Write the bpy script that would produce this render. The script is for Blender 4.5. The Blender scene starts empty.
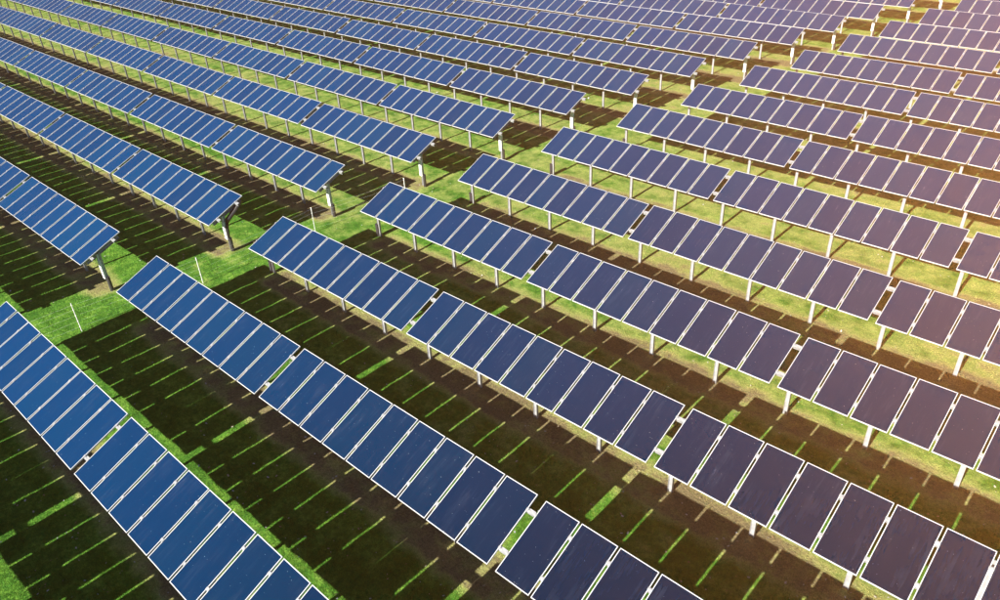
import bpy, math, random
import numpy as np
from mathutils import Matrix, Vector
random.seed(7); rng = np.random.default_rng(7)
R_ = math.radians
sc = bpy.context.scene
col = sc.collection
S = 1.04                                   # metres per panel pitch

# ------------------------------------------------------------------ camera
CAM = (28.18179, -2.8141, 14.16127)
ROT = [[0.7386228, 0.6727921, -0.0422745], [0.3326339, -0.4182898, -0.845215], [-0.586337, 0.6102331, -0.5327518]]   # rows: right, down, forward
cd = bpy.data.cameras.new('camera'); cam = bpy.data.objects.new('camera', cd); col.objects.link(cam)
M = Matrix([[ROT[0][i], -ROT[1][i], -ROT[2][i], CAM[i]] for i in range(3)] + [[0, 0, 0, 1]])
cam.matrix_world = M
cd.sensor_width = 36; cd.lens = 763.47/1000*36; cd.clip_start = .1; cd.clip_end = 3000
sc.camera = cam

# ------------------------------------------------------------------ light
SUN_EL = 28.4
w = bpy.data.worlds.new('World'); sc.world = w; w.use_nodes = True
nt = w.node_tree; nt.nodes.clear()
sky = nt.nodes.new('ShaderNodeTexSky'); sky.sky_type = 'NISHITA'; sky.sun_disc = False
sky.sun_elevation = R_(SUN_EL); sky.sun_rotation = R_(180); sky.air_density = .45; sky.dust_density = .05; sky.ozone_density = 3.0
bg = nt.nodes.new('ShaderNodeBackground'); bg.inputs['Strength'].default_value = .05
out = nt.nodes.new('ShaderNodeOutputWorld')
nt.links.new(sky.outputs[0], bg.inputs[0]); nt.links.new(bg.outputs[0], out.inputs[0])
sd = bpy.data.lights.new('sun', 'SUN'); sun = bpy.data.objects.new('sun', sd); col.objects.link(sun)
sd.energy = 5.0; sd.angle = R_(.45); sd.color = (1, .94, .82)
sun.rotation_euler = (R_(90-SUN_EL), 0, 0); sun.location = (0, -30, 30)
sc.view_settings.view_transform = 'Standard'; sc.view_settings.look = 'None'
sc.view_settings.exposure = 1.3; sc.view_settings.gamma = 1
sc.cycles.max_bounces = 6; sc.cycles.volume_bounces = 0

# ------------------------------------------------------------------ surveyed layout (metres)
YR = [0.0, 4.986, 10.012, 14.976, 20.062, 25.015, 29.914, 34.967, 40.202, 45.451, 50.766, 55.892, 61.085]
XB = [-0.0, 0.996, 1.916, 2.886, 3.81, 4.781, 5.901, 6.754, 7.598, 8.41, 9.235, 10.091, 11.073]
ZB = [0.012, -0.036, -0.058, -0.036, -0.103, -0.007, 0.095, 0.077, 0.044, -0.032, 0.012, 0.019, 0.014]
XA = [-2.083, -2.083, -1.113, -0.261, 0.607, 1.548, 2.588, 3.476, 4.333, 5.216, 6.12, 6.976, 7.92]
ZA = [0.012, -0.006, 0.022, 0.011, 0.009, 0.014, 0.104, 0.052, -0.001, 0.006, -0.032, -0.066, -0.091]

NROW = 22
while len(YR) < NROW:
    YR.append(YR[-1]+5.2); XB.append(XB[-1]+.92); XA.append(XA[-1]+.9); ZB.append(0); ZA.append(0)
XA[0] = -3.1
GB, GA = .175*S, .195*S                    # gap between tables, right and left field
ZG = -1.5*S                                # ground below the low edge of the panels
VL = 1.883*S                               # length of the slope
CY, CZ = 1.7407/1.883, .7184/1.883         # slope direction

# ------------------------------------------------------------------ helpers
def P(x, v, n=0.0):                        # point in the sloping plane: along row, up slope, off the plane
    return (x, v*CY - n*CZ, v*CZ + n*CY)
class MB:
    def __init__(s): s.v = []; s.f = []; s.m = []
    def hexa(s, pts, m=0):
        b = len(s.v); s.v += [tuple(p) for p in pts]
        for q in ((0,3,2,1),(4,5,6,7),(0,1,5,4),(1,2,6,5),(2,3,7,6),(3,0,4,7)):
            s.f.append(tuple(b+i for i in q)); s.m.append(m)
    def sbox(s, x0, x1, v0, v1, n0, n1, m=0):
        s.hexa([P(x0,v0,n0),P(x1,v0,n0),P(x1,v1,n0),P(x0,v1,n0),P(x0,v0,n1),P(x1,v0,n1),P(x1,v1,n1),P(x0,v1,n1)], m)
    def box(s, x0, x1, y0, y1, z0, z1, m=0):
        s.hexa([(x0,y0,z0),(x1,y0,z0),(x1,y1,z0),(x0,y1,z0),(x0,y0,z1),(x1,y0,z1),(x1,y1,z1),(x0,y1,z1)], m)
    def tube(s, pts, r, k=8, m=0):
        pts = [Vector(p) for p in pts]; base = len(s.v); n = len(pts)
        for i, p in enumerate(pts):
            d = (pts[min(i+1,n-1)]-pts[max(i-1,0)]).normalized()
            a = d.cross(Vector((0,0,1)) if abs(d.z) < .9 else Vector((1,0,0))).normalized(); b = d.cross(a)
            rr = r[i] if isinstance(r, (list,tuple)) else r
            for j in range(k):
                t = 2*math.pi*j/k; s.v.append(tuple(p+a*math.cos(t)*rr+b*math.sin(t)*rr))
        for i in range(n-1):
            for j in range(k):
                q = (base+i*k+j, base+i*k+(j+1)%k, base+(i+1)*k+(j+1)%k, base+(i+1)*k+j)
                s.f.append(q); s.m.append(m)
        s.f.append(tuple(base+j for j in range(k))[::-1]); s.m.append(m)
        s.f.append(tuple(base+(n-1)*k+j for j in range(k))); s.m.append(m)
    def mesh(s, name, mats):
        me = bpy.data.meshes.new(name); me.from_pydata(s.v, [], s.f)
        for mt in mats: me.materials.append(mt)
        me.polygons.foreach_set('material_index', s.m); me.update()
        return me
def put(name, me, parent=None, loc=(0,0,0)):
    o = bpy.data.objects.new(name, me); col.objects.link(o); o.location = loc
    if parent is not None: o.parent = parent
    return o
def tag(o, label, cat, group=None):
    o['label'] = label; o['category'] = cat
    if group: o['group'] = group
def mat(name):
    m = bpy.data.materials.new(name); m.use_nodes = True
    n = m.node_tree; b = n.nodes['Principled BSDF']
    return m, n, b
def N(nt, t, **kw):
    n = nt.nodes.new(t)
    for k, v in kw.items(): setattr(n, k, v)
    return n
def ramp(nt, fac, stops):
    r = nt.nodes.new('ShaderNodeValToRGB'); cr = r.color_ramp
    while len(cr.elements) < len(stops): cr.elements.new(.5)
    for e, (p, c) in zip(cr.elements, stops): e.position = p; e.color = (*c, 1) if len(c) == 3 else c
    nt.links.new(fac, r.inputs[0]); return r
def noise(nt, vec, scale, detail=4, rough=.55, dist=0):
    n = nt.nodes.new('ShaderNodeTexNoise'); n.inputs['Scale'].default_value = scale; n.inputs['Detail'].default_value = detail
    n.inputs['Roughness'].default_value = rough; n.inputs['Distortion'].default_value = dist
    if vec is not None: nt.links.new(vec, n.inputs['Vector'])
    return n
def mixc(nt, a, b, fac, mode='MIX'):
    m = nt.nodes.new('ShaderNodeMix'); m.data_type = 'RGBA'; m.blend_type = mode
    for s, val in ((m.inputs[0], fac), (m.inputs[6], a), (m.inputs[7], b)):
        if hasattr(val, 'links'): nt.links.new(val, s)
        elif isinstance(val, (int, float)): s.default_value = val
        else: s.default_value = (*val, 1)
    return m.outputs[2]
def math_(nt, op, a, b=None, clamp=False):
    m = nt.nodes.new('ShaderNodeMath'); m.operation = op; m.use_clamp = clamp
    for s, val in zip(m.inputs, (a, b)):
        if val is None: continue
        if hasattr(val, 'links'): nt.links.new(val, s)
        else: s.default_value = val
    return m.outputs[0]

# ------------------------------------------------------------------ materials
def glass_material():
    m, n, b = mat('panel_glass')
    tc = N(n, 'ShaderNodeTexCoord'); oi = N(n, 'ShaderNodeObjectInfo')
    add = N(n, 'ShaderNodeVectorMath', operation='MULTIPLY_ADD')       # every panel gets its own patch of the noise
    cmb = N(n, 'ShaderNodeCombineXYZ'); n.links.new(oi.outputs['Random'], cmb.inputs[0]); n.links.new(oi.outputs['Random'], cmb.inputs[1])
    n.links.new(cmb.outputs[0], add.inputs[0]); add.inputs[1].default_value = (37, 91, 13); n.links.new(tc.outputs['Object'], add.inputs[2])
    mp = N(n, 'ShaderNodeMapping'); mp.inputs['Scale'].default_value = (9, 1.1, 1); mp.inputs['Rotation'].default_value = (0, 0, R_(4))
    n.links.new(add.outputs[0], mp.inputs[0])
    streak = noise(n, mp.outputs[0], 1.0, 5, .65)
    patch = noise(n, add.outputs[0], 1.3, 3, .5)
    st = ramp(n, streak.outputs[0], [(.5, (0,0,0)), (.75, (1,1,1))])
    pa = ramp(n, patch.outputs[0], [(.40, (0,0,0)), (.65, (1,1,1))])
    dust = math_(n, 'MULTIPLY', st.outputs[0], pa.outputs[0])
    sp = noise(n, add.outputs[0], 26, 1, .4)
    spots = ramp(n, sp.outputs[0], [(.775, (0,0,0)), (.80, (1,1,1))])
    hue = ramp(n, oi.outputs['Random'], [(0, (.0002,.031,.105)), (.5, (.0003,.036,.124)), (1, (.0005,.041,.124))])
    # blue anti-reflective film: deep navy seen square on, bluer towards grazing
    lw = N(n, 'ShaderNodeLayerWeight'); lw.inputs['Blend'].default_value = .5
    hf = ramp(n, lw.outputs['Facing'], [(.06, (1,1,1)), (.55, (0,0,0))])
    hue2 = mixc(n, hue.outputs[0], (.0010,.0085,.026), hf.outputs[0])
    base = mixc(n, hue2, (.085,.10,.15), math_(n, 'MULTIPLY', dust, .20))
    base = mixc(n, base, (.35,.36,.36), math_(n, 'MULTIPLY', spots.outputs[0], .55))
    n.links.new(base, b.inputs['Base Color'])
    n.links.new(math_(n, 'ADD', math_(n, 'MULTIPLY', dust, .2), .13), b.inputs['Roughness'])
    b.inputs['IOR'].default_value = 1.5
    b.inputs['Specular IOR Level'].default_value = .5
    return m
GLASS = glass_material()
def metal(name, colr, rough, metallic, var=.15):
    m, n, b = mat(name)
    tc = N(n, 'ShaderNodeTexCoord'); x = noise(n, tc.outputs['Object'], 7, 4, .6)
    c = ramp(n, x.outputs[0], [(.3, tuple(v*(1-var) for v in colr)), (.7, tuple(min(1, v*(1+var*.4)) for v in colr))])
    n.links.new(c.outputs[0], b.inputs['Base Color'])
    b.inputs['Roughness'].default_value = rough; b.inputs['Metallic'].default_value = metallic
    return m
ALU = metal('frame_aluminium', (.74,.74,.76), .42, .2, .10)
GALV = metal('galvanised_steel', (.45,.46,.48), .5, .3, .3)
WHITE = metal('white_plastic', (.8,.8,.79), .5, 0, .08)
DARK = metal('dark_rubber', (.035,.036,.04), .55, 0, .4)
BACK = metal('panel_backsheet', (.03,.03,.035), .6, 0, .05)
STAKE = metal('white_stake', (.82,.82,.8), .5, 0, .08)
def ground_material(name, blade=False):
    m, n, b = mat(name)
    ge = N(n, 'ShaderNodeNewGeometry'); pos = ge.outputs['Position']
    at = N(n, 'ShaderNodeAttribute'); at.attribute_name = 'soil'
    big = noise(n, pos, .22, 4, .6); mid = noise(n, pos, 1.3, 5, .65); fine = noise(n, pos, 14, 5, .7); tiny = noise(n, pos, 60, 2, .6)
    gmix = math_(n, 'ADD', math_(n, 'MULTIPLY', mid.outputs[0], .5), math_(n, 'MULTIPLY', noise(n, pos, 6.5, 5, .75).outputs[0], .5))
    gmix = math_(n, 'ADD', math_(n, 'MULTIPLY', math_(n, 'SUBTRACT', gmix, .5), 1.7), .5)
    green = ramp(n, gmix, [(.25, (.022,.105,.010)), (.5, (.072,.205,.020)), (.75, (.20,.38,.050))])
    dry = ramp(n, fine.outputs[0], [(.3, (.24,.26,.075)), (.7, (.52,.49,.20))])
    soil = ramp(n, fine.outputs[0], [(.3, (.10,.075,.05)), (.7, (.24,.19,.11))])
    # drying of the turf: broad patches, stronger along each row's drip line, plus the painted far-right warmth
    k = math_(n, 'ADD', math_(n, 'MULTIPLY', at.outputs['Fac'], .58), math_(n, 'MULTIPLY', big.outputs[0], .75))
    k = math_(n, 'ADD', k, math_(n, 'MULTIPLY', math_(n, 'SUBTRACT', mid.outputs[0], .5), .9))
    kd = ramp(n, k, [(.50, (0,0,0)), (.88, (1,1,1))])
    c = mixc(n, green.outputs[0], dry.outputs[0], math_(n, 'MULTIPLY', kd.outputs[0], .8))
    ks = ramp(n, k, [(.80, (0,0,0)), (1.0, (1,1,1))])
    c = mixc(n, c, soil.outputs[0], math_(n, 'MULTIPLY', ks.outputs[0], .25 if blade else .9))
    if blade:
        tn = N(n, 'ShaderNodeAttribute'); tn.attribute_name = 'tint'
        v = ramp(n, tn.outputs['Fac'], [(0, (.45,.5,.4)), (.55, (1.05,1.08,1.0)), (1, (2.2,1.8,1.7))])
        c = mixc(n, c, v.outputs[0], 1.0, 'MULTIPLY')
    else:
        v = ramp(n, tiny.outputs[0], [(.3, (.5,.52,.5)), (.68, (1.7,1.65,1.6))])
        c = mixc(n, c, v.outputs[0], 1.0, 'MULTIPLY')
        bp = N(n, 'ShaderNodeBump'); bp.inputs['Strength'].default_value = .9; bp.inputs['Distance'].default_value = .07
        n.links.new(fine.outputs[0], bp.inputs['Height']); n.links.new(bp.outputs[0], b.inputs['Normal'])
    n.links.new(c, b.inputs['Base Color'])
    b.inputs['Roughness'].default_value = .85; b.inputs['Specular IOR Level'].default_value = .2
    return m
GROUND = ground_material('turf'); BLADE = ground_material('grass_blades', True)

# ------------------------------------------------------------------ ground: one sheet out to the horizon
def vnoise(x, y, s, seed):                 # smooth value noise
    r = np.random.default_rng(seed).random((256, 256)); X, Y = x*s, y*s
    xi, yi = np.floor(X).astype(int), np.floor(Y).astype(int); fx, fy = X-xi, Y-yi
    fx = fx*fx*(3-2*fx); fy = fy*fy*(3-2*fy); g = lambda a, b: r[a % 256, b % 256]
    return (g(xi,yi)*(1-fx)+g(xi+1,yi)*fx)*(1-fy)+(g(xi,yi+1)*(1-fx)+g(xi+1,yi+1)*fx)*fy
yrA = np.array([YR[0]-5.0]+YR)
def soil_at(x, y):
    out = np.zeros_like(x)
    for r, y0 in enumerate([YR[0]-5.0]+YR):
        rr = r-1; xa = XA[max(rr,0)]-(.9 if rr < 0 else 0); xb = XB[max(rr,0)]-(1.0 if rr < 0 else 0)
        d = y-y0
        band = np.clip((d+.35)/.5, 0, 1)*np.clip((1.75-d)/.6, 0, 1)
        edge = np.clip((xa+.5-x)/.8, 0, 1)+np.clip((x-xb+.3)/.8, 0, 1)
        out = np.maximum(out, band*np.clip(edge, 0, 1))
        dry = np.clip((d-.9)/.5, 0, 1)*np.clip((3.3-d)/.8, 0, 1)*np.clip((y-7)/14, 0, 1)
        out = np.maximum(out, dry*.52)
    dry_glow = np.clip((y-4)/16, 0, 1)*.40+np.clip((x-(y-5)*.19)/6, 0, 1)*np.clip((y-8)/12, 0, 1)*.14+np.clip((y-24)/30, 0, 1)*np.clip((x+12)/14, 0, 1)*.2  # drier with distance; far-right terms put the warm glow into the turf colour
    return np.maximum(out, dry_glow)
def gz(x, y): return ZG + (vnoise(x, y, .35, 3)-.5)*.05 + (vnoise(x, y, 1.3, 4)-.5)*.035 + (vnoise(x, y, 3.1, 5)-.5)*.03
xs = np.concatenate([[-420,-300,-220,-160,-130], np.arange(-110, -30, .5), np.arange(-30, 34, .22), np.arange(34, 60, .6), [66,80,110,160,250,420]])
ys = np.concatenate([[-420,-250,-140,-80,-45,-25,-15], np.arange(-9, 34, .22), np.arange(34, 118, .45), [122,135,160,210,300,420]])
XX, YY = np.meshgrid(xs, ys); zz = gz(XX, YY)
far = (np.abs(XX) > 120) | (YY > 125) | (YY < -20); zz[far] = ZG
V = np.stack([XX, YY, zz], -1).reshape(-1, 3)
nx, ny = len(xs), len(ys); ii = (np.arange(ny-1)[:, None]*nx+np.arange(nx-1)).ravel()
F = np.stack([ii, ii+1, ii+nx+1, ii+nx], 1)
def np_mesh(name, V, F, m, attrs):
    me = bpy.data.meshes.new(name); k = F.shape[1]
    me.vertices.add(len(V)); me.vertices.foreach_set('co', V.astype(np.float32).ravel())
    me.loops.add(F.size); me.loops.foreach_set('vertex_index', F.astype(np.int32).ravel())
    me.polygons.add(len(F)); me.polygons.foreach_set('loop_start', np.arange(0, F.size, k, dtype=np.int32)); me.polygons.foreach_set('loop_total', np.full(len(F), k, np.int32))
    me.materials.append(m)
    for an, av in attrs.items():
        a = me.attributes.new(an, 'FLOAT', 'POINT'); a.data.foreach_set('value', av.astype(np.float32).ravel())
    me.update(); return me
gm = np_mesh('ground', V, F, GROUND, {'soil': soil_at(V[:,0], V[:,1])})
gm.polygons.foreach_set('use_smooth', np.ones(len(F), bool))
g = put('ground', gm); g['kind'] = 'structure'

# ------------------------------------------------------------------ orange volume added to give the warm glow at upper right
hz = MB(); hz.box(-440, 440, -440, 440, ZG-1.2, CAM[2]+4)
hm = bpy.data.materials.new('glow_air'); hm.use_nodes = True; hn = hm.node_tree; hn.nodes.clear()
pv = hn.nodes.new('ShaderNodeVolumePrincipled'); ho = hn.nodes.new('ShaderNodeOutputMaterial')
pv.inputs['Color'].default_value = (1, .40, .09, 1); pv.inputs['Density'].default_value = .00075; pv.inputs['Anisotropy'].default_value = -.64
hn.links.new(pv.outputs[0], ho.inputs['Volume'])
h = put('glow_haze', hz.mesh('glow_haze', [hm])); h['kind'] = 'stuff'

# ------------------------------------------------------------------ solar tables
FR, TH, GAP = .018, .04, .062              # frame width, module thickness, gap between modules
def panel_mesh():                          # glass laminate; origin at the module's centre, low edge at v=0
    b = MB(); hw = (S-GAP)/2
    b.sbox(-hw+FR, hw-FR, FR, VL-FR, -.012, -.005, 0)
    return b.mesh('solar_panel', [GLASS])
def frame_mesh():
    b = MB(); hw = (S-GAP)/2
    b.sbox(-hw, hw, 0, FR, -TH, 0); b.sbox(-hw, hw, VL-FR, VL, -TH, 0)
    b.sbox(-hw, -hw+FR, FR, VL-FR, -TH, 0); b.sbox(hw-FR, hw, FR, VL-FR, -TH, 0)
    b.sbox(-hw+FR, hw-FR, FR, VL-FR, -.018, -.0125, 1)     # backsheet
    b.sbox(-.06, .06, VL-.35, VL-.2, -.036, -.0185, 2)      # junction box on the back
    return b.mesh('panel_frame', [ALU, BACK, DARK])
PANEL, FRAME = panel_mesh(), frame_mesh()
PV = (.24*VL, .79*VL)                      # purlin positions on the slope
def purlin_mesh(L, gap):
    b = MB(); e = L+gap-.004
    b.sbox(0, e, -.055, .055, -TH-.007, -TH-.002)
    b.sbox(0, e, -.055, -.049, -TH-.11, -TH-.007); b.sbox(0, e, .030, .055, -TH-.11, -TH-.104)
    b.sbox(0, e, .049, .055, -TH-.104, -TH-.007)
    for i in range(1, 9):                  # clamps that hold the module frames
        x = i*S
        b.sbox(x-.055, x+.055, -.035, .035, .002, .008); b.sbox(x-.018, x+.018, -.03, .03, -TH-.001, .0015)
    for x in (.03, L-.03):
        s_ = 1 if x < 1 else -1
        b.sbox(x-.03, x+.028, -.035, .035, .002, .008)
    for dx in (-.05, .05):                 # splice plate and bolts in the gap between two tables
        b.sbox(L+gap/2+dx-.01, L+gap/2+dx+.01, -.01, .01, -TH-.001, -TH+.012)
    me = b.mesh('purlin', [GALV]); return me
YP = .8*S                                  # the post stands this far behind the low edge
def rafter_mesh():
    b = MB(); n0 = -TH-.11-.003
    v0, v1 = .12*VL, .93*VL
    b.sbox(-.035, -.029, v0, v1, n0-.13, n0); b.sbox(-.029, .035, v0, v1, n0-.006, n0); b.sbox(-.029, .035, v0, v1, n0-.13, n0-.124)
    for v in PV: b.sbox(-.06, .06, v-.09, v-.058, n0+.001, n0+.07)   # purlin cleats
    return b.mesh('rafter', [GALV])
zt = YP/CY*CZ-.20
def post_mesh():
    b = MB(); z0 = ZG-.3
    b.box(-.055, .055, YP-.004, YP+.004, z0, zt)
    b.box(-.062, -.0555, YP-.045, YP+.045, z0, zt); b.box(.0555, .062, YP-.045, YP+.045, z0, zt)
    b.box(-.085, -.0625, YP-.03, YP+.07, zt-.18, zt-.02)
    return b.mesh('post', [GALV])
RAFT, POST = rafter_mesh(), post_mesh()
PURL = {'A': purlin_mesh(9*S, GA), 'B': purlin_mesh(9*S, GB)}
PX = {'A': [(9-.2-2.300*k)*S for k in (3,2,1,0)], 'B': [(.12+2.297*k)*S for k in range(4)]}
def duct_mesh(s):
    b = MB(); y = YP-.02; x = .12*s
    b.tube([(x, y, ZG-.05), (x, y, ZG+.60)], .08, 12, 0); b.tube([(x, y, ZG+.60), (x, y, ZG+.62)], .088, 12, 0)
    return b.mesh('cable_duct', [DARK])
def sleeve_mesh(s):
    b = MB(); y = YP-.085
    b.box(-.095, .095, y-.035, y+.035, ZG+.55, zt-.3); b.box(-.06, .06, y-.03, y+.03, zt-.299, zt-.03)
    return b.mesh('cable_cover', [WHITE])
DUCT = {'A': duct_mesh(1), 'B': duct_mesh(-1)}; COVER = sleeve_mesh(1)
def bundle_mesh():
    b = MB()
    b.tube([P(.1, 1.8, -.12), P(.14, 1.65, -.2), P(.12, 1.35, -.33), (.1, YP+.1, zt-.25), (.09, YP-.02, zt-.55), (.09, YP-.06, ZG+.5)], [.07,.09,.11,.11,.09,.06], 10)
    return b.mesh('cable_bundle', [DARK])
BUNDLE = bundle_mesh()

def project(x, y, z):
    d = [x-CAM[0], y-CAM[1], z-CAM[2]]; q = [sum(ROT[i][j]*d[j] for j in range(3)) for i in range(3)]
    return (500+763.47*q[0]/q[2], 300+763.47*q[1]/q[2], q[2]) if q[2] > .5 else None
def inside(x0, y0, z0, mx, my, body=False):
    for xx in (0, 3*S, 6*S, 9*S):
        for dy, dz in ((0,0), (1.81,.75), (1.0,-1.56), (2.9,-1.56), (6.0,-1.56))[:3 if body else 5]:
            q = project(x0+xx, y0+dy, z0+dz)
            if q and -mx < q[0] < 1000+mx and -my < q[1] < 600+my: return True
    return False
ORD = ['','first','second','third','fourth','fifth','sixth','seventh','eighth','ninth','tenth','eleventh','twelfth','thirteenth','fourteenth','fifteenth','sixteenth','seventeenth','eighteenth','nineteenth','twentieth','twenty-first','twenty-second']
def table(field, r, t, x0, y0, z0, seen=True):
    near = project(x0+4.5*S, y0, z0); dist = near[2] if near else 10
    root = put('solar_table', None, None, (x0, y0, z0)); root.empty_display_size = .3; root.location.z += random.gauss(0, .008); root.rotation_euler = (random.gauss(0, .003), random.gauss(0, .0009), 0)
    if field == 'B':
        lab = 'nine-panel solar table, %s from the grass aisle, %s row of right field' % (ORD[t+1], ORD[r+1] if r >= 0 else 'hidden')
        if t == 0 and r == 0: lab = 'nine-panel solar table cut off by left photo edge, heading the nearest right-field row'
    else:
        lab = 'nine-panel solar table, %s from the grass aisle, %s row of left field' % (ORD[t+1], ORD[max(r,1)])
    if r < 0 or (field == 'A' and r == 0) or not seen:
        rowname = ('foremost hidden' if r < 0 else 'second hidden' if r == 0 else ORD[r]) if field == 'A' else ('nearest hidden' if r < 0 else ORD[r+1])
        lab = 'solar table just outside the photo, %s from the aisle, %s row of %s field' % (ORD[t+1], rowname, 'right' if field == 'B' else 'left')
    tag(root, lab, 'solar array', 'solar tables in the right-hand field' if field == 'B' else 'solar tables in the left-hand field')
    for i in range(9):
        p = put('solar_panel', PANEL, root, ((i+.5)*S, 0, 0))
        p.rotation_euler = (random.gauss(0, .003), random.gauss(0, .003), 0)
        put('panel_frame', FRAME, p)
    for v in PV: put('purlin', PURL[field], root, (0, v*CY, v*CZ))
    for k, px in enumerate(PX[field]):
        put('rafter', RAFT, root, (px, 0, 0))
        po = put('post', POST, root, (px, 0, 0))
    if t == 0:
        px = PX[field][-1] if field == 'A' else PX[field][0]
        put('cable_duct', DUCT[field], root, (px, 0, 0))
        if field == 'A': put('cable_cover', COVER, root, (px, 0, 0))
        if field == 'A' and r == 2: root['label'] = 'solar table end by the aisle with a thick black cable bundle beneath it'; put('cable_bundle', BUNDLE, root, (px, 0, 0))
    return root
cnt = 0
for r in range(-1, NROW):
    if r < 0: y0, xb, xa, zb, za = YR[0]-5.0, XB[0]-.95, XA[0]-.95, 0, 0
    else: y0, xb, xa, zb, za = YR[r], XB[r], XA[r], ZB[r], ZA[r]
    for t in range(0, 12):
        x0 = xb+t*(9*S+GB)
        see = inside(x0, y0, zb, 0, 0, True)
        if see or inside(x0, y0, zb, 60, 10) or (r == -1 and t < 2): table('B', r, t, x0, y0, zb, see); cnt += 1
    for t in range(0, 14):
        x0 = xa-9*S-t*(9*S+GA)
        see = inside(x0, y0, za, 0, 0, True)
        if see or inside(x0, y0, za, 60, 10): table('A', r, t, x0, y0, za, see); cnt += 1
print('tables', cnt)

# ------------------------------------------------------------------ stock fence along the aisle
fx = [(-.06, 3.54), (.40, 8.14), (.25, 13.68)]
fence = put('wire_fence', None, None, (fx[0][0]*S, fx[0][1]*S, ZG))
tag(fence, 'thin white stakes with fine wires strung along the grass aisle', 'fence')
base = Vector(fence.location)
allp = [Vector((-.55*S, -.9*S, ZG))]+[Vector((a*S, b_*S, ZG)) for a, b_ in fx]+[Vector((1.1*S, 18.3*S, ZG))]
sb = MB(); sb.tube([(0,0,-.15), (0,0,.62), (.006,0,1.22)], .016, 8); sb.box(-.03, .03, -.008, .008, 1.2, 1.235)
for i, zc in enumerate((.2,.45,.7,.95,1.15)): sb.tube([(0,0,zc-.015), (0,0,zc+.015)], .024, 8)
SM = sb.mesh('stake', [STAKE])
for i, p in enumerate(allp): put('stake', SM, fence, p-base)
for zc in (.2, .45, .7, .95, 1.15):
    wb = MB()
    for a, c in zip(allp[:-1], allp[1:]):
        k = 8; pts = []
        for j in range(k+1):
            f = j/k; p = a.lerp(c, f)-base; pts.append((p.x, p.y, p.z+zc-.05*4*f*(1-f)))
        wb.tube(pts, .0016, 4)
    put('fence_wire', wb.mesh('fence_wire', [STAKE]), fence)

# ------------------------------------------------------------------ grass blades and litter
def scatter(n, near, far_):
    # points on the ground inside the view, denser towards the camera
    out = []
    need = n
    while need > 0:
        u = rng.uniform(-60, 1060, need*3); v = rng.uniform(-10, 640, need*3)
        d = np.stack([(u-500)/763.47, (v-300)/763.47, np.ones_like(u)], 1) @ np.array(ROT)
        t = (ZG-CAM[2])/d[:,2]; p = np.array(CAM)+d*t[:,None]
        dist = t
        ok = (t > near) & (t < far_)
        out.append(np.concatenate([p[ok][:need], dist[ok][:need,None]], 1)); need -= len(out[-1])
    return np.concatenate(out)
def blades(n, near, far_, hscale, name):
    p = scatter(n, near, far_); x, y, dist = p[:,0], p[:,1], p[:,3]
    s = soil_at(x, y); clump = vnoise(x, y, 2.2, 11)*.6+vnoise(x, y, 6.5, 12)*.4
    keep = rng.random(n) < np.clip(1.25*clump+.25-.62*s, .05, 1); x, y, dist, s, clump = (a[keep] for a in (x, y, dist, s, clump))
    n = len(x); z = gz(x, y)-.005
    # tufts: shift groups of blades together
    hgt = (.022+.045*rng.random(n)**1.5+.022*clump)*hscale*(1-.45*s); wd = .010*hscale*(.7+.6*rng.random(n))*np.clip(dist/20, 1, 3)
    a = rng.random(n)*2*np.pi; lean = rng.random(n)*.9*hgt; b = rng.random(n)*2*np.pi
    v0 = np.stack([x-np.cos(a)*wd/2, y-np.sin(a)*wd/2, z], 1); v1 = np.stack([x+np.cos(a)*wd/2, y+np.sin(a)*wd/2, z], 1)
    v2 = np.stack([x+np.cos(b)*lean, y+np.sin(b)*lean, z+hgt], 1)
    V = np.stack([v0, v1, v2], 1).reshape(-1, 3); F = np.arange(3*n).reshape(-1, 3)
    me = np_mesh(name, V, F, BLADE, {'soil': np.repeat(s, 3), 'tint': np.repeat(rng.random(n), 3)})
    o = put(name, me); o['kind'] = 'stuff'; tag(o, 'short uneven grass growing between the rows of panels', 'grass')
blades(900000, 12, 60, 1.0, 'grass')
n = 2600; p = scatter(n, 12, 70); x, y = p[:,0], p[:,1]; z = gz(x, y)+.02+.05*rng.random(n)
sz = (.012+.022*rng.random(n)**2)*np.clip(p[:,3]/25, 1, 2); a = rng.random(n)*6.28; tl = (rng.random((n,2))-.5)*.9
c, s_ = np.cos(a), np.sin(a); Vs = []
for ux, uy in ((-1,-.6),(1,-.6),(1.2,.5),(-.8,.6)):
    dx = (ux*c-uy*s_)*sz; dy = (ux*s_+uy*c)*sz; Vs.append(np.stack([x+dx, y+dy, z+dx*tl[:,0]+dy*tl[:,1]], 1))
V = np.stack(Vs, 1).reshape(-1, 3); F = np.arange(4*n).reshape(-1, 4)
lm, ln, lb = mat('pale_litter'); la = N(ln, 'ShaderNodeAttribute'); la.attribute_name = 'tint'
lr = ramp(ln, la.outputs['Fac'], [(0, (.62,.64,.66)), (.45, (.5,.46,.36)), (1, (.3,.2,.1))]); ln.links.new(lr.outputs[0], lb.inputs['Base Color']); lb.inputs['Roughness'].default_value = .7
o = put('leaf_litter', np_mesh('leaf_litter', V, F, lm, {'tint': np.repeat(rng.random(n), 4)})); o['kind'] = 'stuff'
tag(o, 'pale leaves and small daisies scattered over the grass', 'leaf litter')
